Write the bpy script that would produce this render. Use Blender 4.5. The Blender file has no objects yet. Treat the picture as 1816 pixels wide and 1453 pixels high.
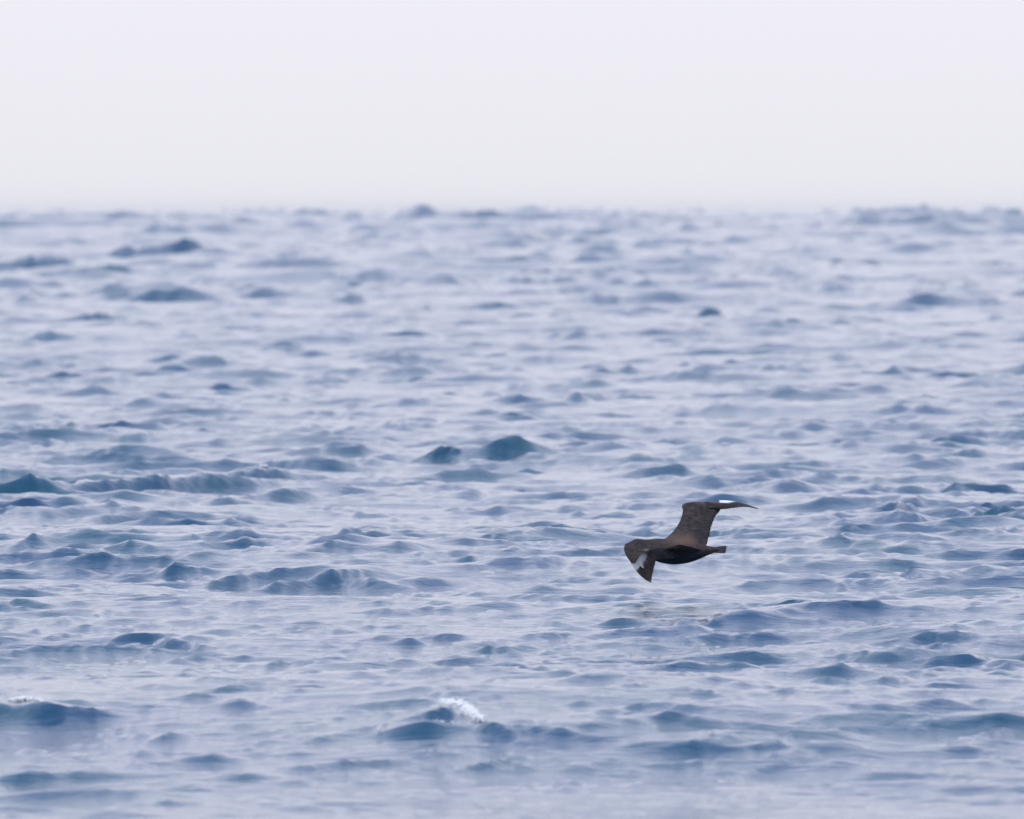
import bpy, bmesh, math, random
import numpy as np
from mathutils import Vector, noise

random.seed(7)
rng = np.random.default_rng(7)
scene = bpy.context.scene
COL = scene.collection

# ------------------------------------------------------------------ camera
F_PX = 22400.0            # focal length in photograph pixels (1816 wide): a long telephoto
CX, CY = 908.0, 726.5
Y_INF = 375.0             # picture row of the level line
H = 2.26                  # eye height above the mean sea, metres
D_BIRD = 70.0

cam_d = bpy.data.cameras.new('camera')
cam = bpy.data.objects.new('camera', cam_d)
COL.objects.link(cam)
cam_d.sensor_width = 36.0
cam_d.lens = 36.0 * F_PX / 1816.0
cam.location = (0, 0, H)
cam.rotation_euler = (math.pi / 2 - math.atan((CY - Y_INF) / F_PX), 0, 0)
cam_d.clip_start = 0.5
cam_d.clip_end = 40000
cam_d.dof.use_dof = True
cam_d.dof.focus_distance = 72.5
cam_d.dof.aperture_fstop = (cam_d.lens / 1000.0) / 0.050
scene.camera = cam

# ------------------------------------------------------------------ sky
SUN_EL, SUN_AZ = 46.0, 205.0     # azimuth clockwise from +Y: high, behind the left shoulder, veiled by cloud
world = bpy.data.worlds.new('World')
scene.world = world
world.use_nodes = True
nt = world.node_tree
nt.nodes.clear()
wo = nt.nodes.new('ShaderNodeOutputWorld')
bg = nt.nodes.new('ShaderNodeBackground')
bg.inputs['Strength'].default_value = 0.1
sky = nt.nodes.new('ShaderNodeTexSky')
sky.sky_type = 'NISHITA'
sky.sun_disc = False
sky.sun_elevation = math.radians(SUN_EL)
sky.sun_rotation = math.radians(SUN_AZ)
sky.dust_density = 4.0
sky.air_density = 1.0
geo = nt.nodes.new('ShaderNodeTexCoord')
sep = nt.nodes.new('ShaderNodeSeparateXYZ')
nt.links.new(geo.outputs['Generated'], sep.inputs[0])
cl = nt.nodes.new('ShaderNodeValToRGB')       # high thin overcast: white at the horizon, bluer overhead
cl.color_ramp.elements[0].position = 0.0
cl.color_ramp.elements[0].color = (0.832, 0.824, 0.872, 1)
cl.color_ramp.elements[1].position = 1.0
cl.color_ramp.elements[1].color = (0.58, 0.72, 1.10, 1)
e = cl.color_ramp.elements.new(0.06); e.color = (0.95, 0.94, 1.07, 1)
e = cl.color_ramp.elements.new(0.13); e.color = (0.96, 0.965, 1.13, 1)
e = cl.color_ramp.elements.new(0.45); e.color = (0.66, 0.78, 1.08, 1)
nt.links.new(sep.outputs['Z'], cl.inputs['Fac'])
sc_ = nt.nodes.new('ShaderNodeVectorMath'); sc_.operation = 'SCALE'
sc_.inputs['Scale'].default_value = 10.85
nt.links.new(cl.outputs['Color'], sc_.inputs[0])
mx = nt.nodes.new('ShaderNodeMix'); mx.data_type = 'RGBA'
mx.inputs['Factor'].default_value = 0.92
nt.links.new(sky.outputs['Color'], mx.inputs['A'])
nt.links.new(sc_.outputs[0], mx.inputs['B'])
nt.links.new(mx.outputs['Result'], bg.inputs['Color'])
nt.links.new(bg.outputs[0], wo.inputs['Surface'])

sun_d = bpy.data.lights.new('sun', 'SUN')
sun_d.energy = 1.4
sun_d.angle = math.radians(14)
sun_d.color = (1.0, 0.96, 0.9)
sun = bpy.data.objects.new('sun', sun_d)
COL.objects.link(sun)
az, el = math.radians(SUN_AZ), math.radians(SUN_EL)
to_sun = Vector((math.sin(az) * math.cos(el), math.cos(az) * math.cos(el), math.sin(el)))
sun.rotation_euler = to_sun.to_track_quat('Z', 'Y').to_euler()

scene.view_settings.view_transform = 'Standard'
scene.view_settings.look = 'None'
scene.view_settings.gamma = 1.0
scene.view_settings.use_curve_mapping = False
scene.view_settings.exposure = 0.0

# ------------------------------------------------------------------ helpers
def new_mat(name):
    m = bpy.data.materials.new(name)
    m.use_nodes = True
    return m, m.node_tree, m.node_tree.nodes['Principled BSDF']

def tag(o, label=None, cat=None, kind=None, group=None):
    if label: o['label'] = label
    if cat: o['category'] = cat
    if kind: o['kind'] = kind
    if group: o['group'] = group

def link_mesh(name, me, mat, parent=None):
    o = bpy.data.objects.new(name, me)
    COL.objects.link(o)
    if mat: me.materials.append(mat)
    if parent: o.parent = parent
    return o

def at(px, py, d):
    """the point at distance d whose direction is picture point (px, py)"""
    return Vector(((px - CX) / F_PX * d, d, H - (py - Y_INF) / F_PX * d))

# ------------------------------------------------------------------ sea surface
# rows: distances from the shore side outward, spacing grows with distance
rows = list(np.linspace(4, 44, 60, endpoint=False))
d = 44.0
while d < 6800:
    rows.append(d)
    d += 0.071 * (d / 48.0) ** 1.30
rows = np.array(rows)
half = 908 / F_PX
core = np.arange(-1.40, 1.4001, 2 * 2.2 / 1024)
side = []
s, st = 1.40, 0.006
while s < 22:
    s += st; st *= 1.12
    side.append(s)
side = np.array(side)
cols = np.concatenate([-side[::-1], core, side]) * half
NR, NC = len(rows), len(cols)
Y0 = np.repeat(rows[:, None], NC, 1).astype(np.float64)
X0 = rows[:, None] * cols[None, :]
rowsp = np.gradient(rows)[:, None]
colsp = (np.gradient(cols)[None, :] * rows[:, None])

def sstep(a, b, x):
    t = np.clip((x - a) / (b - a), 0, 1)
    return t * t * (3 - 2 * t)

Z = np.zeros((NR, NC), np.float32)
DX = np.zeros((NR, NC), np.float32)
DY = np.zeros((NR, NC), np.float32)
# patchiness of the small ripples
patch = np.zeros((NR, NC), np.float32)
for _ in range(9):
    lam = rng.uniform(2.5, 11); th = rng.uniform(0, 2 * math.pi)
    k = 2 * math.pi / lam
    patch += np.sin((k * math.cos(th) * X0 + 0.4 * k * math.sin(th) * Y0 + rng.uniform(0, 6.28)).astype(np.float32))
patch = np.clip(0.72 + 0.28 * patch, 0.12, 1.9)

def add_component(lam, th, slope, mod=None, chop=0.8):
    k = 2 * math.pi / lam
    kx, ky = k * math.sin(th), -k * math.cos(th)
    lamy = 2 * math.pi / max(abs(ky), 1e-6)
    lamx = 2 * math.pi / max(abs(kx), 1e-6)
    fade = np.clip(lamy / (2.6 * rowsp) - 0.9, 0, 1)
    r1 = int(np.searchsorted(-fade[:, 0], 0.0, side='left')) if fade[-1, 0] <= 0 else NR
    nz = np.nonzero(fade[:, 0] > 0)[0]
    # rows near the camera are coarse as well: take the longest run that resolves the wave
    if len(nz) == 0: return
    a, b = nz[0], nz[-1] + 1
    f = fade[a:b] * np.clip(lamx / (2.6 * colsp[a:b]) - 0.9, 0, 1)
    if mod is not None: f = f * mod[a:b]
    ph = np.mod(kx * X0[a:b] + ky * Y0[a:b] + rng.uniform(0, 6.28), 2 * math.pi).astype(np.float32)
    f = f.astype(np.float32)
    A = slope / k
    c = np.cos(ph); s_ = np.sin(ph)
    Z[a:b] += A * f * c
    DX[a:b] -= chop * A * f * s_ * (kx / k)
    DY[a:b] -= chop * A * f * s_ * (ky / k)

MEAN = math.radians(16)
near_fac = (0.55 + 0.45 * sstep(70, 420, Y0)).astype(np.float32)
calm = (0.45 + 0.55 * sstep(46, 68, Y0)).astype(np.float32)
N1 = 110
for i in range(N1):                      # wavelets and chop
    lam = 0.24 * (2.4 / 0.24) ** ((i + rng.random()) / N1)
    th = MEAN + rng.normal(0, math.radians(50))
    mod = (patch if lam < 1.3 else (0.5 + 0.5 * patch)) * calm
    add_component(lam, th, 0.098 * math.sqrt(2.0 / N1), mod, 2.2)
N2 = 40
for i in range(N2):                      # longer wind sea, fuller away from the shore
    lam = 2.4 * (16 / 2.4) ** ((i + rng.random()) / N2)
    th = MEAN + rng.normal(0, math.radians(58))
    add_component(lam, th, 0.052 * math.sqrt(2.0 / N2), near_fac, 1.6)
CHOP_PX = 1.3
FINE_PX = 0.62
N3 = 46
far_fac = (0.03 + 0.97 * sstep(140, 1500, Y0)).astype(np.float32)
for i in range(N3):                      # offshore swell: what the skyline is made of
    lam = 16 * (90 / 16) ** ((i + rng.random()) / N3)
    th = MEAN + rng.normal(0, math.radians(62))
    add_component(lam, th, 0.118 * math.sqrt(2.0 / N3), far_fac, 0.5)
# short-lateral chop in bands of distance: each band carries the shortest seas the sheet can hold there
for d0 in (40, 58, 80, 110, 160, 235, 340, 500, 730, 1070, 1560, 2300, 3300):
    d1 = d0 * 1.46
    a, b = np.searchsorted(rows, [d0 * 0.72, d1 * 1.35])
    Yb = Y0[a:b, :1]
    win = (sstep(d0 * 0.72, d0 * 1.05, Yb) * (1 - sstep(d1, d1 * 1.35, Yb)) * CHOP_PX * (1 + 0.30 * sstep(200, 500, Yb) + 0.05 * sstep(700, 1800, Yb)) * Yb / F_PX).astype(np.float32)
    rs = float(np.interp(math.sqrt(d0 * d1), rows, rowsp[:, 0])); mp_ = math.sqrt(d0 * d1) / F_PX
    acc = 0; acx = 0
    for i in range(34):
        lx = mp_ * 100 * (1100 / 100) ** rng.random(); ly = rs * rng.uniform(3.4, 12) * (-1 if rng.random() < 0.64 else 1)
        wt = (lx / (mp_ * 240)) ** 0.4
        ph = np.mod(2 * math.pi * (X0[a:b] / lx + Y0[a:b] / ly) + rng.uniform(0, 6.28), 2 * math.pi).astype(np.float32)
        acc = acc + wt * np.cos(ph)
        acx = acx - wt * np.sin(ph)
    acc = acc * math.sqrt(2 / 34)
    pt = 0
    for i in range(7):                   # lively patches and slicker ones
        lx = mp_ * rng.uniform(350, 1100); ly = rs * rng.uniform(22, 60) * rng.choice([-1, 1])
        pt = pt + np.sin(np.mod(2 * math.pi * (X0[a:b] / lx + Y0[a:b] / ly) + rng.uniform(0, 6.28), 2 * math.pi).astype(np.float32))
    acc = (acc + 0.24 * (acc * acc - 1)) * np.clip(0.85 + 0.33 * pt, 0.22, 1.9)   # peaked crests, flat troughs
    cfade = np.clip((mp_ * 48) / (2.2 * colsp[a:b]) - 0.5, 0, 1)
    win = win * calm[a:b] * cfade
    # cat's-paw ripples, the finest the sheet can carry
    fin = 0; pt = 0
    for i in range(30):
        lx = mp_ * 24 * (190 / 24) ** rng.random(); ly = rs * rng.uniform(3.2, 9) * (-1 if rng.random() < 0.64 else 1)
        fin = fin + (lx / (mp_ * 55)) ** 0.5 * np.cos(np.mod(2 * math.pi * (X0[a:b] / lx + Y0[a:b] / ly) + rng.uniform(0, 6.28), 2 * math.pi).astype(np.float32))
    for i in range(7):
        lx = mp_ * rng.uniform(160, 700); ly = rs * rng.uniform(12, 50) * rng.choice([-1, 1])
        pt = pt + np.sin(np.mod(2 * math.pi * (X0[a:b] / lx + Y0[a:b] / ly) + rng.uniform(0, 6.28), 2 * math.pi).astype(np.float32))
    ffade = np.clip((mp_ * 15) / (1.1 * colsp[a:b]) - 1.0, 0, 1)
    win2 = win / CHOP_PX * FINE_PX * ffade * np.clip(0.55 + 0.42 * pt, 0.05, 1.9)
    Z[a:b] += (win2 * math.sqrt(2 / 30) * fin).astype(np.float32)
    Z[a:b] += (win * acc).astype(np.float32)
    DX[a:b] += (2.4 * math.sqrt(2 / 34) * win * acx).astype(np.float32)
ZS = Z.copy()                             # wind leans the short crests over towards the shore
horizon_fac = sstep(1300, 3800, Y0).astype(np.float32)
for i in range(24):                      # short-crested heaps on the far swell
    lx = 5 * (24 / 5) ** rng.random(); ly = rng.uniform(70, 260) * rng.choice([-1, 1])
    ph = np.mod(2 * math.pi * (X0 / lx + Y0 / ly) + rng.uniform(0, 6.28), 2 * math.pi).astype(np.float32)
    Z += 0.36 * math.sqrt(2 / 24) * horizon_fac * np.cos(ph) * np.clip(lx / (2.6 * colsp) - 0.9, 0, 1).astype(np.float32)

# individual waves seen in the photograph: centre column, crest row, length, face height, tilt (+ = right end farther off)
WAVES = [
 (1035,472,260,36,6),(885,492,120,22,6),(835,493,60,14,2),(895,566,70,14,2),(1175,466,70,22,-2),(1355,484,50,30,0),(1365,430,80,16,0),
 (1295,492,60,12,0),(1460,543,32,14,0),(1650,560,46,14,0),(1720,588,60,16,3),(1590,598,30,8,3),(1075,610,70,18,2),(1115,626,75,16,2),
 (970,598,50,12,0),(1015,598,30,10,0),(1310,614,42,16,0),(445,543,56,14,0),(22,562,70,16,-3),(290,575,42,12,1),(268,446,34,14,0),
 (366,492,18,14,0),(375,524,24,14,0),(30,516,60,10,0),(455,588,80,14,8),(545,590,60,12,3),(605,576,90,24,6),(690,586,170,22,14),
 (125,638,52,20,3),(715,624,110,26,-3),(640,632,52,10,3),(740,658,52,9,0),(830,620,46,22,0),(385,688,72,20,0),(295,696,90,20,10),
 (225,720,56,12,3),(180,703,50,7,1),(505,698,36,12,0),(600,722,60,8,-5),(670,678,48,8,0),(540,755,36,12,4),(630,754,54,14,1),
 (705,745,62,18,-3),(780,750,48,12,-2),(52,752,50,14,5),(205,758,46,30,0),(125,738,60,8,0),(320,614,22,16,0),(325,642,26,10,2),
 (440,630,60,18,0),(500,618,44,14,-2),(110,685,80,10,3),(1290,655,100,14,8),(1385,642,90,24,0),(1530,667,40,10,3),(1580,650,64,20,3),
 (1375,612,36,9,0),(1440,612,60,8,4),(1460,676,60,9,0),(1118,703,42,10,0),(1045,676,52,8,0),(1000,690,40,12,0),(922,672,60,18,2),(1110,684,30,7,0),
 (962,746,42,11,0),(1005,744,22,12,-2),(968,768,70,14,3),(1415,742,66,18,-3),(1680,750,90,13,3),(1795,738,60,12,2),(1230,745,50,10,0),
 (1280,712,60,14,3),(1790,690,40,10,-2),(1500,624,80,8,3),(1700,625,60,8,-2),(1240,768,80,9,0),
 (270,838,440,46,20),(450,826,170,42,8),(70,856,100,32,4),(330,845,160,36,4),(548,812,90,20,0),(630,814,90,10,-3),(745,795,80,26,0),(870,781,130,52,10),(915,800,60,26,-8),
 (1065,787,108,16,0),(970,803,40,10,0),(700,856,110,12,8),(770,850,60,12,-4),(365,888,110,16,8),(490,868,90,26,10),(555,852,60,14,-2),
 (575,865,44,12,-3),(120,902,60,15,6),(205,912,110,24,16),(300,895,50,10,0),(45,893,84,10,-2),(345,869,26,10,0),(430,906,56,12,0),
 (415,928,72,10,0),(528,920,56,8,8),(380,946,40,5,0),(350,970,64,11,0),(436,969,28,10,4),(505,962,50,8,3),(572,966,60,12,3),(718,958,76,20,0),
 (820,982,130,9,10),(895,970,54,20,0),(270,1006,40,12,0),(102,1030,34,9,5),(50,1018,30,9,3),(300,1030,130,10,18),(430,1010,96,28,12),
 (580,996,200,34,0),(560,1010,150,36,6),(660,1022,110,26,-6),(0,962,34,14,0),(150,872,40,10,0),(830,864,80,18,8),(858,842,24,10,0),(620,926,50,8,4),
 (240,822,60,8,0),(60,818,40,12,0),(400,826,70,9,-4),(170,802,50,9,0),(810,908,24,9,4),(860,906,36,8,0),(165,850,70,8,6),
 (180,950,40,6,3),(1080,906,72,20,0),(1065,880,52,12,-8),(1020,910,60,8,3),(962,988,60,20,12),(1022,994,56,14,2),(1072,988,60,12,0),(980,968,30,9,-4),
 (920,976,40,8,0),(1265,843,84,18,0),(1390,852,130,24,0),(1315,814,60,8,0),(1395,808,44,16,0),(1440,816,40,20,-3),(1525,826,30,14,4),(1640,810,90,24,4),
 (1730,828,50,10,0),(1725,800,50,12,0),(1640,850,74,14,6),(1570,868,40,8,3),(1510,872,52,9,0),(1655,876,60,9,-3),(1750,858,100,26,-10),(1715,848,60,10,-3),
 (1560,896,150,30,12),(1600,893,90,18,2),(1700,900,70,18,-4),(1800,905,40,14,0),(1310,930,90,16,-4),(1380,926,52,12,3),(1440,905,60,8,0),(1500,954,66,9,-6),
 (1345,1016,90,14,-3),(1308,1010,24,16,4),(1418,1026,40,9,4),(1570,1018,96,14,2),(1630,1010,66,18,-6),(1720,962,70,8,0),(1785,964,70,12,0),(1785,1012,70,16,0),
 (1720,1006,60,10,5),(1412,988,40,12,-3),(1600,1035,60,10,-2),(1560,930,40,6,0),(1210,992,80,12,3),(1125,1034,64,22,6),(1040,945,40,7,3),(1700,945,40,8,0),
 (145,1058,90,11,8),(245,1040,40,6,3),(300,1068,90,9,6),(380,1056,40,8,3),(95,1098,50,6,-3),(130,1102,44,7,-4),(268,1105,26,9,0),(295,1128,80,26,-6),(222,1142,56,15,-5),
 (40,1120,100,10,-5),(500,1073,70,14,0),(540,1102,70,9,3),(660,1078,110,16,3),(820,1073,130,15,0),(815,1142,130,11,14),(885,1146,84,16,0),(800,1163,56,13,0),
 (885,1185,60,8,0),(620,1168,34,7,0),(665,1156,28,14,0),(380,1190,66,12,2),(466,1200,34,9,0),(505,1192,54,8,4),(530,1184,18,12,0),(568,1206,56,7,-5),
 (190,1178,50,12,6),(125,1186,40,12,-2),(210,1160,60,7,-4),(285,1177,20,8,0),(290,1226,36,7,-4),(285,1236,70,12,6),(405,1240,66,22,-3),(655,1243,48,9,3),
 (585,1258,60,7,2),(230,1255,60,8,4),(340,1268,40,6,0),(50,1244,140,54,0),(-30,1240,120,60,0),(125,1256,80,44,4),(755,1254,130,56,4),(735,1272,110,44,2),(862,1290,80,20,-8),(970,1298,56,16,-2),
 (815,1228,80,16,8),(865,1222,60,12,-2),(890,1240,40,12,0),(340,1298,130,10,4),(470,1293,140,11,10),(555,1280,70,10,6),(600,1292,110,9,8),(560,1310,120,9,14),
 (218,1302,34,15,4),(180,1311,26,7,2),(262,1300,56,44,6),(218,1330,70,18,-5),(22,1328,62,20,0),(105,1332,56,18,6),(150,1345,60,12,0),(390,1338,80,14,-3),(460,1345,50,12,0),(520,1336,100,16,5),(595,1330,30,10,-4),
 (690,1318,60,12,2),(640,1346,120,34,14),(730,1346,60,14,0),(788,1356,46,22,0),(865,1350,100,26,10),(990,1378,110,24,-4),(425,1372,110,20,0),(140,1368,80,14,0),
 (320,1350,46,10,0),(300,1414,90,22,-8),(550,1428,80,18,0),(735,1440,50,20,0),(215,1420,60,16,0),(100,1400,80,16,0),(380,1440,70,14,0),(60,1385,70,14,0),(10,1440,50,20,0),
 (1390,1056,56,16,0),(1480,1065,60,8,-2),(1420,1048,40,10,0),(1320,1080,110,28,3),(1350,1100,90,12,-2),(1660,1058,150,14,6),(1805,1048,80,26,10),(1805,1080,50,14,0),
 (1600,1114,170,12,-6),(1640,1150,110,20,3),(1700,1142,110,14,-6),(1735,1154,80,34,2),(1550,1180,120,12,6),(1790,1160,50,10,-6),(1800,1205,40,8,0),(1215,1122,60,14,-5),(1235,1132,60,12,-5),
 (950,1112,70,11,0),(950,1132,26,8,0),(925,1170,56,18,2),(905,1145,40,18,0),(1095,1158,56,16,0),(1020,1174,80,12,-6),(1220,1158,56,12,0),(1415,1172,70,11,0),(1400,1138,56,8,2),
 (1360,1130,50,10,3),(1118,1208,64,20,6),(1160,1218,50,14,-3),(1265,1226,66,12,-2),(1210,1230,50,12,-2),(1335,1216,44,8,0),(1380,1240,90,7,3),(1545,1237,50,7,-2),(1590,1204,50,7,6),
 (1045,1253,66,14,0),(992,1268,30,6,0),(1110,1270,76,15,0),(1185,1262,90,20,0),(1255,1276,60,16,8),(1335,1281,52,10,0),(1428,1267,34,6,2),(1630,1280,60,16,0),(1670,1288,40,12,-2),
 (1500,1298,130,18,-2),(1490,1288,70,9,0),(1755,1294,100,18,8),(1700,1306,44,16,0),(1690,1250,60,7,0),(1460,1320,90,14,0),(1520,1336,90,12,-4),(1395,1330,80,22,12),(1320,1364,150,22,10),
 (1230,1366,80,12,0),(1275,1338,50,13,2),(1218,1336,36,14,0),(1310,1321,50,10,0),(1150,1345,50,12,6),(970,1345,80,9,0),(1025,1364,70,14,-2),(1160,1380,60,12,0),
 (1475,1354,60,22,0),(1530,1362,40,28,0),(1640,1372,70,24,0),(1700,1326,80,44,0),(1770,1345,60,20,0),(1750,1400,80,22,0),(1560,1418,70,16,0),(1440,1390,110,14,4),
 (1120,1335,70,14,4),(910,1352,50,20,-4),(960,1420,70,12,0),(1010,1440,90,12,0),(1250,1415,80,12,0),(1660,1330,40,12,0),(1810,1375,40,18,0),
 # skyline bumps and far dark faces
 (730,438,60,12,0),(990,392,40,20,0),(500,400,60,14,0),(440,412,50,14,0),(100,400,120,18,-3),(320,408,60,12,0),(40,465,26,20,0),(1545,440,50,14,0),(1680,395,180,20,3),(1780,470,60,20,-4),
 (1545,484,30,18,0),(1700,500,60,9,0),(1480,520,90,7,2),(1160,520,50,9,0),(960,520,50,12,0),(640,470,60,12,0),(560,500,40,12,0),(180,480,50,14,0),(600,440,70,12,0),(960,560,24,9,0),
]
ZF = np.zeros((NR, NC), np.float32)
for (px, yt, w, hp, tl) in WAVES:
    hp_ = min((0.5 if hp < 17 else (0.84 if hp >= 40 else 0.76)) * hp, 0.24 * w) * (0.6 if yt > 1325 else (0.72 if yt < 640 and hp < 22 else 1.0))
    dist = H * F_PX / (yt - Y_INF + hp_)
    for _ in range(4):                   # the crest rides on whatever longer wave passes under it
        c_ = int(np.clip(np.searchsorted(cols, (px - CX) / F_PX), 2, NC - 3)); r_ = int(np.clip(np.searchsorted(rows, dist), 3, NR - 4))
        zb_ = float(Z[r_ - 3:r_ + 4, c_ - 2:c_ + 3].mean())
        dn = (H - zb_) * F_PX / (yt - Y_INF + hp_)
        dist = 0.5 * dist + 0.5 * float(np.clip(dn, 45, 5000))
    mpp = dist / F_PX
    A = hp_ * mpp
    xc = (px - CX) * mpp
    hl = (1.0 if hp < 17 else 0.86) * w * mpp * (1.25 if yt < 640 else 1.0)
    dpr = dist * dist / (H * F_PX)
    m = float(np.clip(tl * dpr / (w * mpp), -1.6, 1.6))
    front = max(A / 0.42, 1.7 * float(np.interp(dist, rows, rowsp[:, 0])))
    back = A / 0.14
    yr0, yr1 = dist - 2.5 * front - abs(m) * 1.3 * hl, dist + 4.5 * back + abs(m) * 1.3 * hl
    a, b = np.searchsorted(rows, [yr0, yr1])
    if b - a < 2: b = a + 3
    c0, c1 = np.searchsorted(cols, [(xc - 1.7 * hl) / dist - 2e-4, (xc + 1.7 * hl) / dist + 2e-4])
    if c1 <= c0: continue
    x = X0[a:b, c0:c1] - xc; y = Y0[a:b, c0:c1] - dist
    ph = rng.uniform(0, 6.28, 6)
    u = x / hl
    q = max(1.0, min(1.8, w / 90.0))      # long crests break up a little more than short ones
    wander = front * (0.55 * np.sin(u * 1.9 + ph[0]) + 0.18 * np.sin(u * 3.7 + ph[1]))
    v = y - m * x - wander
    skew = rng.uniform(-0.45, 0.45)
    us = u - skew * 0.5 * (1 - np.clip(u * u, 0, 1))
    if hp_ / w > 0.24: env = np.exp(-1.7 * np.abs(us) ** 1.4)
    elif w < 230: env = 0.80 * np.clip(1.08 - np.sqrt(us * us + 0.03), 0, 1) ** 1.1 + 0.20 * np.exp(-1.4 * us * us)
    else: env = 0.78 * np.clip(1 - us * us, 0, 1) ** 1.15 + 0.22 * np.exp(-1.5 * us * us)
    env = env * (0.93 + 0.10 * np.sin(u * 2.9 * q + ph[3]) + 0.035 * np.sin(u * 6.7 * q + ph[4]))
    t_ = np.clip(1 + v / front, 0, 1)
    fr = np.where(t_ < 0.25, 2 * t_ * t_ + 0.0, 1.1667 * t_ - 0.1667)   # nearly straight camera-side face
    bk = 1.0 / (1 + (np.maximum(v, 0) / back) ** 1.6)
    prof = np.where(v < 0, fr, bk)
    ZF[a:b, c0:c1] = np.maximum(ZF[a:b, c0:c1], (A * env * prof).astype(np.float32))

LEAN = 1.35
DY -= np.clip(LEAN * (ZS + 0.6 * ZF), -0.35 * 6 * rowsp, 0.35 * 6 * rowsp).astype(np.float32)
Z += ZF
X = X0 + DX
Y = Y0 + DY
co = np.stack([X, Y, Z], -1).reshape(-1, 3).astype(np.float32)
idx = np.arange(NR * NC).reshape(NR, NC)
quads = np.stack([idx[:-1, :-1], idx[:-1, 1:], idx[1:, 1:], idx[1:, :-1]], -1).reshape(-1, 4)
me = bpy.data.meshes.new('sea')
me.vertices.add(len(co)); me.vertices.foreach_set('co', co.ravel())
me.loops.add(quads.size); me.loops.foreach_set('vertex_index', quads.ravel().astype(np.int32))
me.polygons.add(len(quads)); me.polygons.foreach_set('loop_start', np.arange(0, quads.size, 4, dtype=np.int32))
me.polygons.foreach_set('loop_total', np.full(len(quads), 4, np.int32))
me.update(); me.shade_smooth()

wm, t, p = new_mat('sea_water')
p.inputs['Base Color'].default_value = (0.016, 0.060, 0.105, 1)
p.inputs['Roughness'].default_value = 0.07
p.inputs['IOR'].default_value = 1.333
tc = t.nodes.new('ShaderNodeTexCoord')
mp = t.nodes.new('ShaderNodeMapping'); mp.inputs['Scale'].default_value = (0.7, 1.0, 1.0)
mp.inputs['Rotation'].default_value = (0, 0, math.radians(-14))
n1 = t.nodes.new('ShaderNodeTexNoise'); n1.inputs['Scale'].default_value = 9.0; n1.inputs['Detail'].default_value = 4.0; n1.inputs['Roughness'].default_value = 0.55
n2 = t.nodes.new('ShaderNodeTexNoise'); n2.inputs['Scale'].default_value = 0.9; n2.inputs['Detail'].default_value = 3.0
n1.inputs['Scale'].default_value = 5.0; n1.inputs['Detail'].default_value = 6.0; n1.inputs['Roughness'].default_value = 0.6
bp = t.nodes.new('ShaderNodeBump'); bp.inputs['Strength'].default_value = 1.0; bp.inputs['Distance'].default_value = 0.020
t.links.new(tc.outputs['Object'], mp.inputs[0])
t.links.new(mp.outputs[0], n1.inputs['Vector']); t.links.new(mp.outputs[0], n2.inputs['Vector'])
t.links.new(n1.outputs['Fac'], bp.inputs['Height'])
t.links.new(bp.outputs[0], p.inputs['Normal'])
cr = t.nodes.new('ShaderNodeValToRGB')       # the water body drifts between blue and green
cr.color_ramp.elements[0].position = 0.35; cr.color_ramp.elements[0].color = (0.012, 0.060, 0.140, 1)
cr.color_ramp.elements[1].position = 0.65; cr.color_ramp.elements[1].color = (0.012, 0.078, 0.128, 1)
t.links.new(n2.outputs['Fac'], cr.inputs[0]); t.links.new(cr.outputs[0], p.inputs['Base Color'])
sea = link_mesh('sea', me, wm)
tag(sea, kind='structure')

# rows/columns of the surface that a viewer on the boat actually sees, for resting foam and weed on it
PY = Y_INF + (H - Z) / Y * F_PX
PX = CX + X / Y * F_PX
vis = np.zeros((NR, NC), bool)
best = np.full(NC, 1e9)
for r in range(60, NR):
    ok = PY[r] < best - 0.02
    vis[r] = ok
    best = np.minimum(best, PY[r])
def surface_points(x0, x1, y0, y1):
    m_ = vis & (PX > x0) & (PX < x1) & (PY > y0) & (PY < y1)
    r, c = np.nonzero(m_)
    return [(float(PX[i, j]), float(PY[i, j]), Vector((float(X[i, j]), float(Y[i, j]), float(Z[i, j])))) for i, j in zip(r, c)]
def surface_at(px, py):
    c = int(np.argmin(np.abs(cols * F_PX + CX - px)))
    rr = np.nonzero(vis[:, c])[0]
    r = rr[int(np.argmin(np.abs(PY[rr, c] - py)))]
    return Vector((float(X[r, c]), float(Y[r, c]), float(Z[r, c])))

# ------------------------------------------------------------------ foam
fm, t, p = new_mat('foam')
p.inputs['Base Color'].default_value = (0.94, 0.945, 0.95, 1)
p.inputs['Roughness'].default_value = 0.6
p.inputs['Subsurface Weight'].default_value = 0.3
p.inputs['Subsurface Radius'].default_value = (0.01, 0.01, 0.01)
n = t.nodes.new('ShaderNodeTexNoise'); n.inputs['Scale'].default_value = 120
b_ = t.nodes.new('ShaderNodeBump'); b_.inputs['Distance'].default_value = 0.002
t.links.new(n.outputs['Fac'], b_.inputs['Height']); t.links.new(b_.outputs[0], p.inputs['Normal'])

ico = bmesh.new(); bmesh.ops.create_icosphere(ico, subdivisions=1, radius=1)
ICO_V = np.array([v.co[:] for v in ico.verts]); ICO_F = [tuple(v.index for v in f.verts) for f in ico.faces]
ico.free()
def foam(pts, label, name='foam', mat=None):
    """pts: list of (centre, radius) -> one lump of bubbles"""
    base = sum((c for c, r in pts), Vector()) / len(pts)
    V, Fc = [], []
    for c, r in pts:
        o_ = len(V)
        s3 = np.array([r * random.uniform(.8, 1.5), r * random.uniform(.7, 1.1), r * random.uniform(.5, .9)])
        for v in ICO_V:
            q = v * s3 * random.uniform(.8, 1.2)
            V.append((q[0] + c.x - base.x, q[1] + c.y - base.y, q[2] + c.z - base.z))
        Fc += [tuple(i + o_ for i in f) for f in ICO_F]
    m_ = bpy.data.meshes.new(name); m_.from_pydata(V, [], Fc); m_.update(); m_.shade_smooth()
    o = link_mesh(name, m_, mat or fm); o.location = base
    tag(o, label, 'foam', kind='stuff')
    return o

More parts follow.
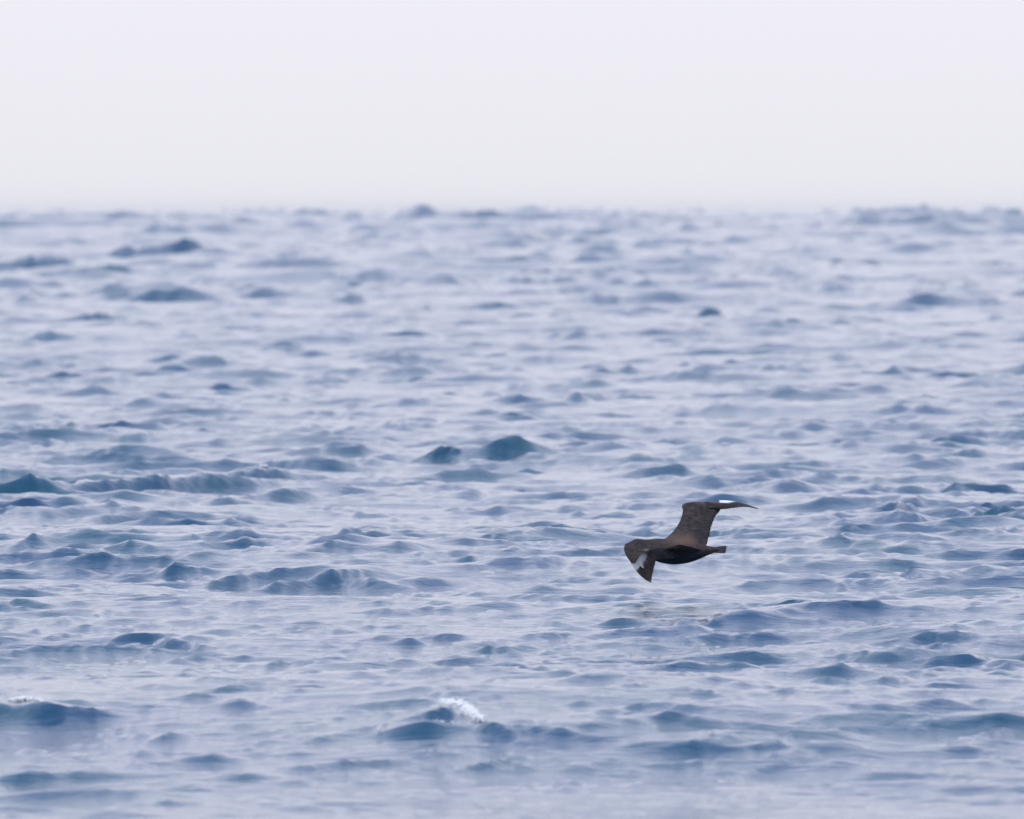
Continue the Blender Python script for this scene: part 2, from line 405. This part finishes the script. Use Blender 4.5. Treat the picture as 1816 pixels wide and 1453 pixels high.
def in_poly(x, y, poly):
    c = False
    for i in range(len(poly)):
        (x1, y1), (x2, y2) = poly[i], poly[i - 1]
        if (y1 > y) != (y2 > y) and x < (x2 - x1) * (y - y1) / (y2 - y1) + x1: c = not c
    return c

def ground(x, y):
    r = int(np.clip(np.searchsorted(rows, y), 1, NR - 2)); c = int(np.clip(np.searchsorted(cols, x / y), 1, NC - 2))
    r0, r1, c0, c1 = max(r - 6, 0), min(r + 7, NR), max(c - 4, 0), min(c + 5, NC)
    d2 = (X[r0:r1, c0:c1] - x) ** 2 + (Y[r0:r1, c0:c1] - y) ** 2
    k = np.argsort(d2.ravel())[:3]; w = 1 / (d2.ravel()[k] + 1e-6)
    return float((Z[r0:r1, c0:c1].ravel()[k] * w).sum() / w.sum())

def foam_streak(line, halfdepth, n, r0, r1, lift, thr, label):
    """line: picture points along the crest; the foam lies on the real surface round them, ragged and holed"""
    P_ = [surface_at(*q) for q in line]
    ym = sorted(q.y for q in P_)[len(P_) // 2]
    P_ = [q if abs(q.y - ym) < 1.0 else Vector(((px - CX) / F_PX * ym, ym, 0)) for q, (px, py) in zip(P_, line)]
    out, tries = [], 0
    while len(out) < n and tries < n * 30:
        tries += 1
        u = random.random() * (len(P_) - 1); k = int(u); f = u - k
        q = P_[k].lerp(P_[k + 1], f)
        e = random.gauss(0, .5) * halfdepth * (0.4 + math.sin(math.pi * min(max(u / (len(P_) - 1), .06), .94)))
        x = q.x + random.gauss(0, .006); y = q.y + e
        if noise.noise(Vector((x * 38, y * 9, 1.7))) + 0.5 * noise.noise(Vector((x * 110, y * 30, 5.1))) < thr: continue
        z = ground(x, y)
        if z < q.z - ((0.035 if n < 3000 else 0.06) if n > 1000 else 0.15): continue
        out.append((Vector((x, y, z + random.uniform(-.1, 1) * lift)), random.uniform(r0, r1)))
    if out: foam(out, label)

FOAMS = [
 ([(772,1250),(790,1251),(806,1258),(818,1268),(830,1280)], .26, 4200, .0025, .0060, .018, -.32, 'bright white foam tumbling down the right side of the peaked wave'),
 ([(748,1262),(770,1258),(792,1268),(815,1278)], .22, 420, .0014, .003, .004, .12, 'thin broken lace of foam on the dark face of the peaked wave'),
 ([(-10,1244),(14,1242),(32,1243),(50,1245)], .11, 1700, .002, .0048, .010, -.10, 'ragged white line of foam along the wave crest at the left edge'),
 ([(462,827),(472,825),(482,829)], .25, 130, .003, .007, .012, -.4, 'small white fleck of foam on the crest of the long dark wave'),
 ([(640,1300),(648,1296),(657,1291)], .12, 60, .0014, .003, .003, -.5, 'tiny white streak of foam left of the peaked wave'),
]
for fo in FOAMS: foam_streak(*fo)

# ------------------------------------------------------------------ the bird
ORG = at(1195, 978, D_BIRD)
S = D_BIRD / F_PX            # metres per photo pixel at the bird
def B(px, py, dz=0.0):
    """bird space: photo-pixel offsets at the bird's distance, dz in the same unit (away from the viewer), local to the bird's origin"""
    dd = D_BIRD + dz * S
    return at(px, py, dd) - ORG

bird = bpy.data.objects.new('skua', None)
COL.objects.link(bird)
bird.location = ORG
tag(bird, 'dark brown seabird with white wing flashes flying low over the waves', 'bird')

def feather_colour(name, lo, hi, scale, white=False):
    m, t, p = new_mat(name)
    p.inputs['Roughness'].default_value = 0.62
    p.inputs['Specular IOR Level'].default_value = 0.25
    tc = t.nodes.new('ShaderNodeTexCoord')
    n = t.nodes.new('ShaderNodeTexNoise'); n.inputs['Scale'].default_value = scale; n.inputs['Detail'].default_value = 5
    t.links.new(tc.outputs['Object'], n.inputs['Vector'])
    r = t.nodes.new('ShaderNodeValToRGB')
    r.color_ramp.elements[0].position = 0.36; r.color_ramp.elements[0].color = (*lo, 1)
    r.color_ramp.elements[1].position = 0.68; r.color_ramp.elements[1].color = (*hi, 1)
    t.links.new(n.outputs['Fac'], r.inputs[0])
    at_ = t.nodes.new('ShaderNodeAttribute'); at_.attribute_name = 'plumage_shade'
    mix = t.nodes.new('ShaderNodeMix'); mix.data_type = 'RGBA'
    sp = t.nodes.new('ShaderNodeSeparateColor')
    t.links.new(at_.outputs['Color'], sp.inputs[0])
    # red channel: white feather base; green: darker tone, including shade painted on flank and near secondaries; blue: rufous mantle
    cur = r.outputs[0]
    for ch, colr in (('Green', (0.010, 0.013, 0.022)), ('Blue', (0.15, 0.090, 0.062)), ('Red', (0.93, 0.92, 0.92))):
        mx_ = t.nodes.new('ShaderNodeMix'); mx_.data_type = 'RGBA'
        t.links.new(sp.outputs[ch], mx_.inputs['Factor'])
        t.links.new(cur, mx_.inputs['A'])
        mx_.inputs['B'].default_value = (*colr, 1)
        cur = mx_.outputs['Result']
    t.links.new(cur, p.inputs['Base Color'])
    b = t.nodes.new('ShaderNodeBump'); b.inputs['Distance'].default_value = 0.004; b.inputs['Strength'].default_value = 0.8
    n3 = t.nodes.new('ShaderNodeTexNoise'); n3.inputs['Scale'].default_value = scale * 2.2; n3.inputs['Detail'].default_value = 3
    t.links.new(tc.outputs['Object'], n3.inputs['Vector'])
    t.links.new(n3.outputs['Fac'], b.inputs['Height']); t.links.new(b.outputs[0], p.inputs['Normal'])
    return m
plum = feather_colour('plumage_brown', (0.012, 0.0095, 0.010), (0.058, 0.044, 0.039), 42)
quill = feather_colour('flight_feather_brown', (0.015, 0.0125, 0.014), (0.040, 0.033, 0.034), 40)

def catmull(pts, n):
    P = [Vector(p) for p in pts]
    P = [2 * P[0] - P[1]] + P + [2 * P[-1] - P[-2]]
    out = []
    segs = len(P) - 3
    for i in range(n + 1):
        u = i / n * segs; k = min(int(u), segs - 1); t_ = u - k
        a, b, c, d_ = P[k:k + 4]
        out.append(0.5 * ((2 * b) + (c - a) * t_ + (2 * a - 5 * b + 4 * c - d_) * t_ ** 2 + (3 * b - a - 3 * c + d_) * t_ ** 3))
    return out

V, Fc = [], []
def ring_loft(rings):
    o_ = len(V); n = len(rings[0])
    for r in rings: V.extend([tuple(v) for v in r])
    for i in range(len(rings) - 1):
        for j in range(n):
            Fc.append((o_ + i * n + j, o_ + i * n + (j + 1) % n, o_ + (i + 1) * n + (j + 1) % n, o_ + (i + 1) * n + j))
    Fc.append(tuple(o_ + j for j in range(n))[::-1])
    Fc.append(tuple(o_ + (len(rings) - 1) * n + j for j in range(n)))

# torso, neck, head: (px, py centre, half height, half width, depth)
spine = [(1114,973,4,4,-20),(1119,971,10,9,-19),(1127,969.5,13.5,12.5,-17),(1136,970,14,13,-14),(1147,973,15.5,15.5,-9),(1158,975.5,18,19,-5),(1172,977.5,21,23,-2),
         (1190,979.5,22,25,0),(1208,979.8,21,24,2),(1224,979.3,18.5,21,4),(1240,978.3,14,17,5),(1254,976.8,9,13,6),(1266,975.8,5.5,10,7),(1274,975.5,3,7,7)]
rings = []
sp = catmull([B(a, b, e) for a, b, c, dd, e in spine], 52)
hh = catmull([(c, dd, 0) for a, b, c, dd, e in spine], 52)
for c, h_ in zip(sp, hh):
    rings.append([c + Vector((0, h_.y * S * math.cos(q), h_.x * S * math.sin(q))) for q in [k * 2 * math.pi / 28 for k in range(28)]])
ring_loft(rings)

def wing_skin(sections, thick0, thick1):
    """sections: (leading edge, trailing edge) -> an airfoil skin, thicker at the leading edge"""
    n = 30
    LE = catmull([B(*a) for a, b in sections], n); TE = catmull([B(*b) for a, b in sections], n)
    rr = []
    for i, (l, t_) in enumerate(zip(LE, TE)):
        f = i / n
        i0, i1 = max(i - 1, 0), min(i + 1, n)
        span = ((LE[i1] + TE[i1]) - (LE[i0] + TE[i0]))
        ch = t_ - l
        nrm = ch.cross(span)
        if nrm.length < 1e-9: nrm = Vector((0, 0, 1))
        nrm.normalize()
        th = (thick0 * (1 - f) + thick1 * f) * S
        up, lo = [], []
        for k in range(9):
            c = k / 8
            y = th * (1.5 * math.sqrt(c + .02) * (1 - c) + 0.10)
            camber = 0.05 * ch.length * math.sin(math.pi * c)
            up.append(l + ch * c - nrm * (y - camber)); lo.append(l + ch * c + nrm * (y + camber) )
        rr.append(up + lo[::-1])
    ring_loft(rr)
    return LE, TE

near_sec = [((1188,958,0),(1222,969,-8)),((1172,956.5,-14),(1207,972,-24)),((1147,957.5,-32),(1180,976,-40)),((1122,960,-48),(1160,980,-56)),((1108.5,966,-58),(1150,980,-66)),
            ((1107,977,-63),(1142,981,-71)),((1112,989,-67),(1134,988,-74)),((1121,1000,-71),(1127,999,-75))]
far_sec = [((1172,963,2),(1240,967,6)),((1180,956,8),(1240,962,12)),((1193,944,28),(1240,947,30)),((1204.5,927,48),(1246,930,48)),((1210.5,908,66),(1254,912,64)),((1210,895.5,79),(1262,901,70)),
           ((1230,891,85),(1268,899,75)),((1262,890,84),(1279,896,77)),((1279,889.5,84),(1284,892,80))]
nLE, nTE = wing_skin(near_sec, 6.0, 2.4)
fLE, fTE = wing_skin(far_sec, 6.0, 2.4)

bm_me = bpy.data.meshes.new('tmp'); bm_me.from_pydata(V, [], Fc); bm_me.update()
bmx = bmesh.new(); bmx.from_mesh(bm_me); bmesh.ops.recalc_face_normals(bmx, faces=bmx.faces); bmx.to_mesh(bm_me); bmx.free()
tmp = bpy.data.objects.new('tmp', bm_me); COL.objects.link(tmp)
rm = tmp.modifiers.new('r', 'REMESH'); rm.mode = 'VOXEL'; rm.voxel_size = 0.0042
smo = tmp.modifiers.new('s', 'SMOOTH'); smo.iterations = 4; smo.factor = 0.5
dg = bpy.context.evaluated_depsgraph_get()
body_me = bpy.data.meshes.new_from_object(tmp.evaluated_get(dg))
bpy.data.objects.remove(tmp); body_me.name = 'body'
body_me.shade_smooth()
# plumage map: shade painted dark on flank and underside, warmer mantle
ca = body_me.color_attributes.new('plumage_shade', 'FLOAT_COLOR', 'POINT')
arr = np.zeros((len(body_me.vertices), 4), np.float32); arr[:, 3] = 1
vc = np.zeros(len(body_me.vertices) * 3, np.float32); body_me.vertices.foreach_get('co', vc); vc = vc.reshape(-1, 3)
bx = 1195 + vc[:, 0] / S; by = 978 - vc[:, 2] / S; bd = vc[:, 1] / S
belly_shade = sstep(-1.5, 3.5, by - (969.5 + 0.055 * (bx - 1165))) * (1 - sstep(1228, 1262, bx + 0.6 * (by - 985) * -1)) * sstep(1150, 1163, bx) * (bd < 22)
arr[:, 1] = belly_shade  # shaded underside put into the colour
mant = np.exp(-((bx - 1212) / 32) ** 2 - ((by - 958) / 10) ** 2) * 0.75 + np.exp(-((bx - 1262) / 20) ** 2 - ((by - 892) / 4) ** 2) * 1.0
arr[:, 2] = np.clip(mant, 0, 1)
ca.data.foreach_set('color', arr.ravel())
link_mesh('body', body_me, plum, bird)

def feather(name, base, tip, wide, width, bend=Vector((0, 0, 0)), white=0.0, tint=0.0, dark=0.0, droop=0.0, pointy=0.5, white_from=0.0, streak=False):
    """one vaned feather: base -> tip, 'wide' is the direction across the vane"""
    ax = tip - base; L = ax.length
    w = (wide - ax * (wide.dot(ax) / ax.dot(ax))).normalized()
    nrm = ax.cross(w).normalized()
    NS, NA = 12, 4
    vs, fs, cols_ = [], [], []
    for i in range(NS + 1):
        s_ = i / NS
        c = base + ax * s_ + bend * (4 * s_ * (1 - s_)) + nrm * 0.0
        taper = min(1.0, (s_ / 0.18) ** 0.6 * .65 + .35)
        if s_ > 1 - pointy: taper *= math.sqrt(max(0.0, 1 - ((s_ - (1 - pointy)) / pointy) ** 2.0)) * .96 + .04
        for j in range(NA + 1):
            f = j / NA - 0.38
            off = w * (f * width * taper)
            camb = nrm * (-0.09 * width * (1 - (2 * (j / NA) - 1) ** 2))
            jag = random.uniform(-.0008, .0008) * (1 + 2.5 * s_)
            vs.append(tuple(c + off + camb + ax.normalized() * jag))
            wv = 0.0
            if white > 0 and s_ >= white_from:
                wv = 1.0 if s_ < white - 0.05 * (j % 2) else (0.45 if s_ < white + 0.05 else 0.0)
                if j == 1 and s_ < white + .16 and streak: wv = max(wv, .7)
                if j == NA: wv *= (.12 if streak else .5)
                if j == 0 and streak: wv *= .5
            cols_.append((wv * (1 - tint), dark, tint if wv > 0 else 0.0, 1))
    for i in range(NS):
        for j in range(NA):
            a = i * (NA + 1) + j
            fs.append((a, a + 1, a + NA + 2, a + NA + 1))
    m_ = bpy.data.meshes.new(name); m_.from_pydata(vs, [], fs); m_.update()
    c_ = m_.color_attributes.new('plumage_shade', 'FLOAT_COLOR', 'POINT')
    c_.data.foreach_set('color', np.array(cols_, np.float32).ravel())
    m_.shade_smooth()
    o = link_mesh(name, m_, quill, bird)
    so = o.modifiers.new('thickness', 'SOLIDIFY'); so.thickness = 0.0012; so.offset = 0
    return o

def lerp(a, b, f): return tuple(a[i] + (b[i] - a[i]) * f for i in range(len(a)))
def along(pts, f):
    u = f * (len(pts) - 1); k = min(int(u), len(pts) - 2)
    return lerp(pts[k], pts[k + 1], u - k)

# near wing primaries: bases cross the hand, the outermost runs down the leading edge to the tip
nb = [(1146,977,-66),(1138,982,-70),(1130,990,-73),(1122,999,-73)]
ntp = [(1163,994,-56),(1161,1005,-58),(1158.5,1015,-62),(1156.5,1024,-66),(1155,1033,-70)]
NP = 10
for i in range(NP):
    f = i / (NP - 1)
    b_, t_ = along(nb, f), along(ntp, f)
    b0 = lerp(b_, t_, -0.10)
    dirn = B(*t_) - B(*b0)
    wide = Vector((0.62, 0.25, 0.75))
    wf = .24 + .55 * f if f < .3 else (0.36 if f < .95 else .30)
    feather('primary_feather', B(b0[0], b0[1], b0[2] + (1 - f) * -2.5 + 8), B(t_[0], t_[1], t_[2] + (1 - f) * -2.5 + 3), wide, (9.5 if f > .3 else 10.5) * S,
            bend=Vector((-0.9 * S * (1 + f), 0, -1.0 * S)), white=wf, tint=max(0, .75 - 2.4 * f), pointy=.45, streak=f < .72)
# near wing secondaries: shade painted in as a dark tone, lying along the flank
ns_b = [(1214,970,-20),(1196,974,-33),(1178,977,-44),(1160,980,-56),(1150,979,-64)]
ns_t = [(1243,977,-14),(1222,984,-24),(1200,989,-34),(1180,991,-44),(1164,992,-54)]
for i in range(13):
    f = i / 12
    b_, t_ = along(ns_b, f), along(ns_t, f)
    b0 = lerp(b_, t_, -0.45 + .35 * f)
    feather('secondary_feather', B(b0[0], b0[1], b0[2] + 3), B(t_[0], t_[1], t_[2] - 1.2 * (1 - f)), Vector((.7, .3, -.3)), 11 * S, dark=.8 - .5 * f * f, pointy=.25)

# far wing secondaries
fs_b = [(1238,962,12),(1240,948,28),(1246,931,46),(1254,912,62),(1262,901,70)]
fs_t = [(1254,964,10),(1258.5,949,26),(1262,931,44),(1270.5,913,58),(1277,904.5,64)]
for i in range(14):
    f = i / 13
    b_, t_ = along(fs_b, f), along(fs_t, f)
    b0 = lerp(b_, t_, -1.1)
    feather('secondary_feather', B(*b0), B(t_[0] + random.uniform(-.5, .5), t_[1], t_[2] - .6 * i * .1), Vector((-.15, .4, .9)), 15 * S, dark=.25, pointy=.12)
# far wing primaries: the hand is seen nearly edge-on
fp_b = [(1258,900,70),(1266,897.5,74),(1274,894.5,78),(1281,891,82),(1283,890,84)]
fp_t = [(1284,903.5,60),(1296,902.5,56),(1308,901,55),(1320,899.5,56),(1332,900.3,60),(1344,903.2,66)]
for i in range(NP):
    f = i / (NP - 1)
    b_, t_ = along(fp_b, f), along(fp_t, f)
    b0 = lerp(b_, t_, -0.12)
    feather('primary_feather', B(*b0), B(*t_), Vector((0.1, -1.0, -0.22)), 10 * S, bend=Vector((0, 0, (1.6 + 2.2 * f) * S)),
            white=.40 if f > .6 else 0.0, tint=0, pointy=.4)
# tail
for i in range(12):
    f = i / 11
    t_ = lerp((1288.5, 969.6, 24), (1286.5, 980.6, -12), f)
    b_ = lerp((1252, 974, 14), (1252, 979, -2), f)
    feather('tail_feather', B(b_[0], b_[1], b_[2]), B(t_[0] + random.uniform(-.6, .6), t_[1], t_[2]), Vector((.05, .95, .3)), 8 * S, dark=.15, pointy=.12)

# head details: hooked bill, eyes
bmx = bmesh.new()
prof = [(1118,972,5.0,3.6),(1113,973,3.9,2.8),(1110,973.6,3.1,2.2),(1107.6,974.8,2.2,1.5),(1106.8,976.8,1.0,.7)]
rs = []
for a, b, h_, w_ in prof:
    c = B(a, b, -20.5)
    rs.append([bmx.verts.new(c + Vector((0, w_ * S * math.cos(q), h_ * S * math.sin(q)))) for q in [k * 2 * math.pi / 12 for k in range(12)]])
for r0, r1 in zip(rs, rs[1:]):
    for j in range(12): bmx.faces.new((r0[j], r0[(j + 1) % 12], r1[(j + 1) % 12], r1[j]))
bmx.faces.new(rs[0][::-1]); bmx.faces.new(rs[-1])
m_ = bpy.data.meshes.new('bill'); bmx.to_mesh(m_); bmx.free(); m_.shade_smooth()
bk_m, t, p = new_mat('horn_black'); p.inputs['Base Color'].default_value = (0.02, 0.02, 0.022, 1); p.inputs['Roughness'].default_value = .3
n = t.nodes.new('ShaderNodeTexNoise'); n.inputs['Scale'].default_value = 60
r_ = t.nodes.new('ShaderNodeValToRGB'); r_.color_ramp.elements[0].color = (.012, .012, .014, 1); r_.color_ramp.elements[1].color = (.035, .033, .033, 1)
t.links.new(n.outputs['Fac'], r_.inputs[0]); t.links.new(r_.outputs[0], p.inputs['Base Color'])
link_mesh('bill', m_, bk_m, bird)
for sgn in (-1, 1):
    bmx = bmesh.new(); bmesh.ops.create_uvsphere(bmx, u_segments=12, v_segments=8, radius=1.9 * S)
    bmesh.ops.translate(bmx, verts=bmx.verts, vec=B(1124, 967, -18 + sgn * 10.2))
    m_ = bpy.data.meshes.new('eye'); bmx.to_mesh(m_); bmx.free(); m_.shade_smooth()
    link_mesh('eye', m_, bk_m, bird)

# ------------------------------------------------------------------ sea haze
hz = bmesh.new()
bmesh.ops.create_cube(hz, size=1.0)
xm = max(abs(float(X.min())), float(X.max())) + 5
zt = max(3.4, float(Z.max()) + .4)
zb = float(Z.min()) - 1.0
for v in hz.verts:
    v.co = ((v.co.x * 2) * xm, -6 if v.co.y < 0 else float(Y.max()) + 10, zb if v.co.z < 0 else zt)
m_ = bpy.data.meshes.new('haze'); hz.to_mesh(m_); hz.free()
hm = bpy.data.materials.new('haze'); hm.use_nodes = True; hm.node_tree.nodes.clear()
ho = hm.node_tree.nodes.new('ShaderNodeOutputMaterial'); pv = hm.node_tree.nodes.new('ShaderNodeVolumePrincipled')
pv.inputs['Color'].default_value = (0.78, 0.87, 1.0, 1)
pv.inputs['Density'].default_value = 0.00005
pv.inputs['Anisotropy'].default_value = 0.0
hm.node_tree.links.new(pv.outputs[0], ho.inputs['Volume'])
haze = link_mesh('haze', m_, hm)
tag(haze, kind='stuff')
open('/tmp/info.txt','w').write(str((NR,NC,2*len(quads),float(Z.max()))))
print('ROWS', NR, 'COLS', NC, 'tris', 2 * len(quads), 'zmax', Z.max(), Z.min())
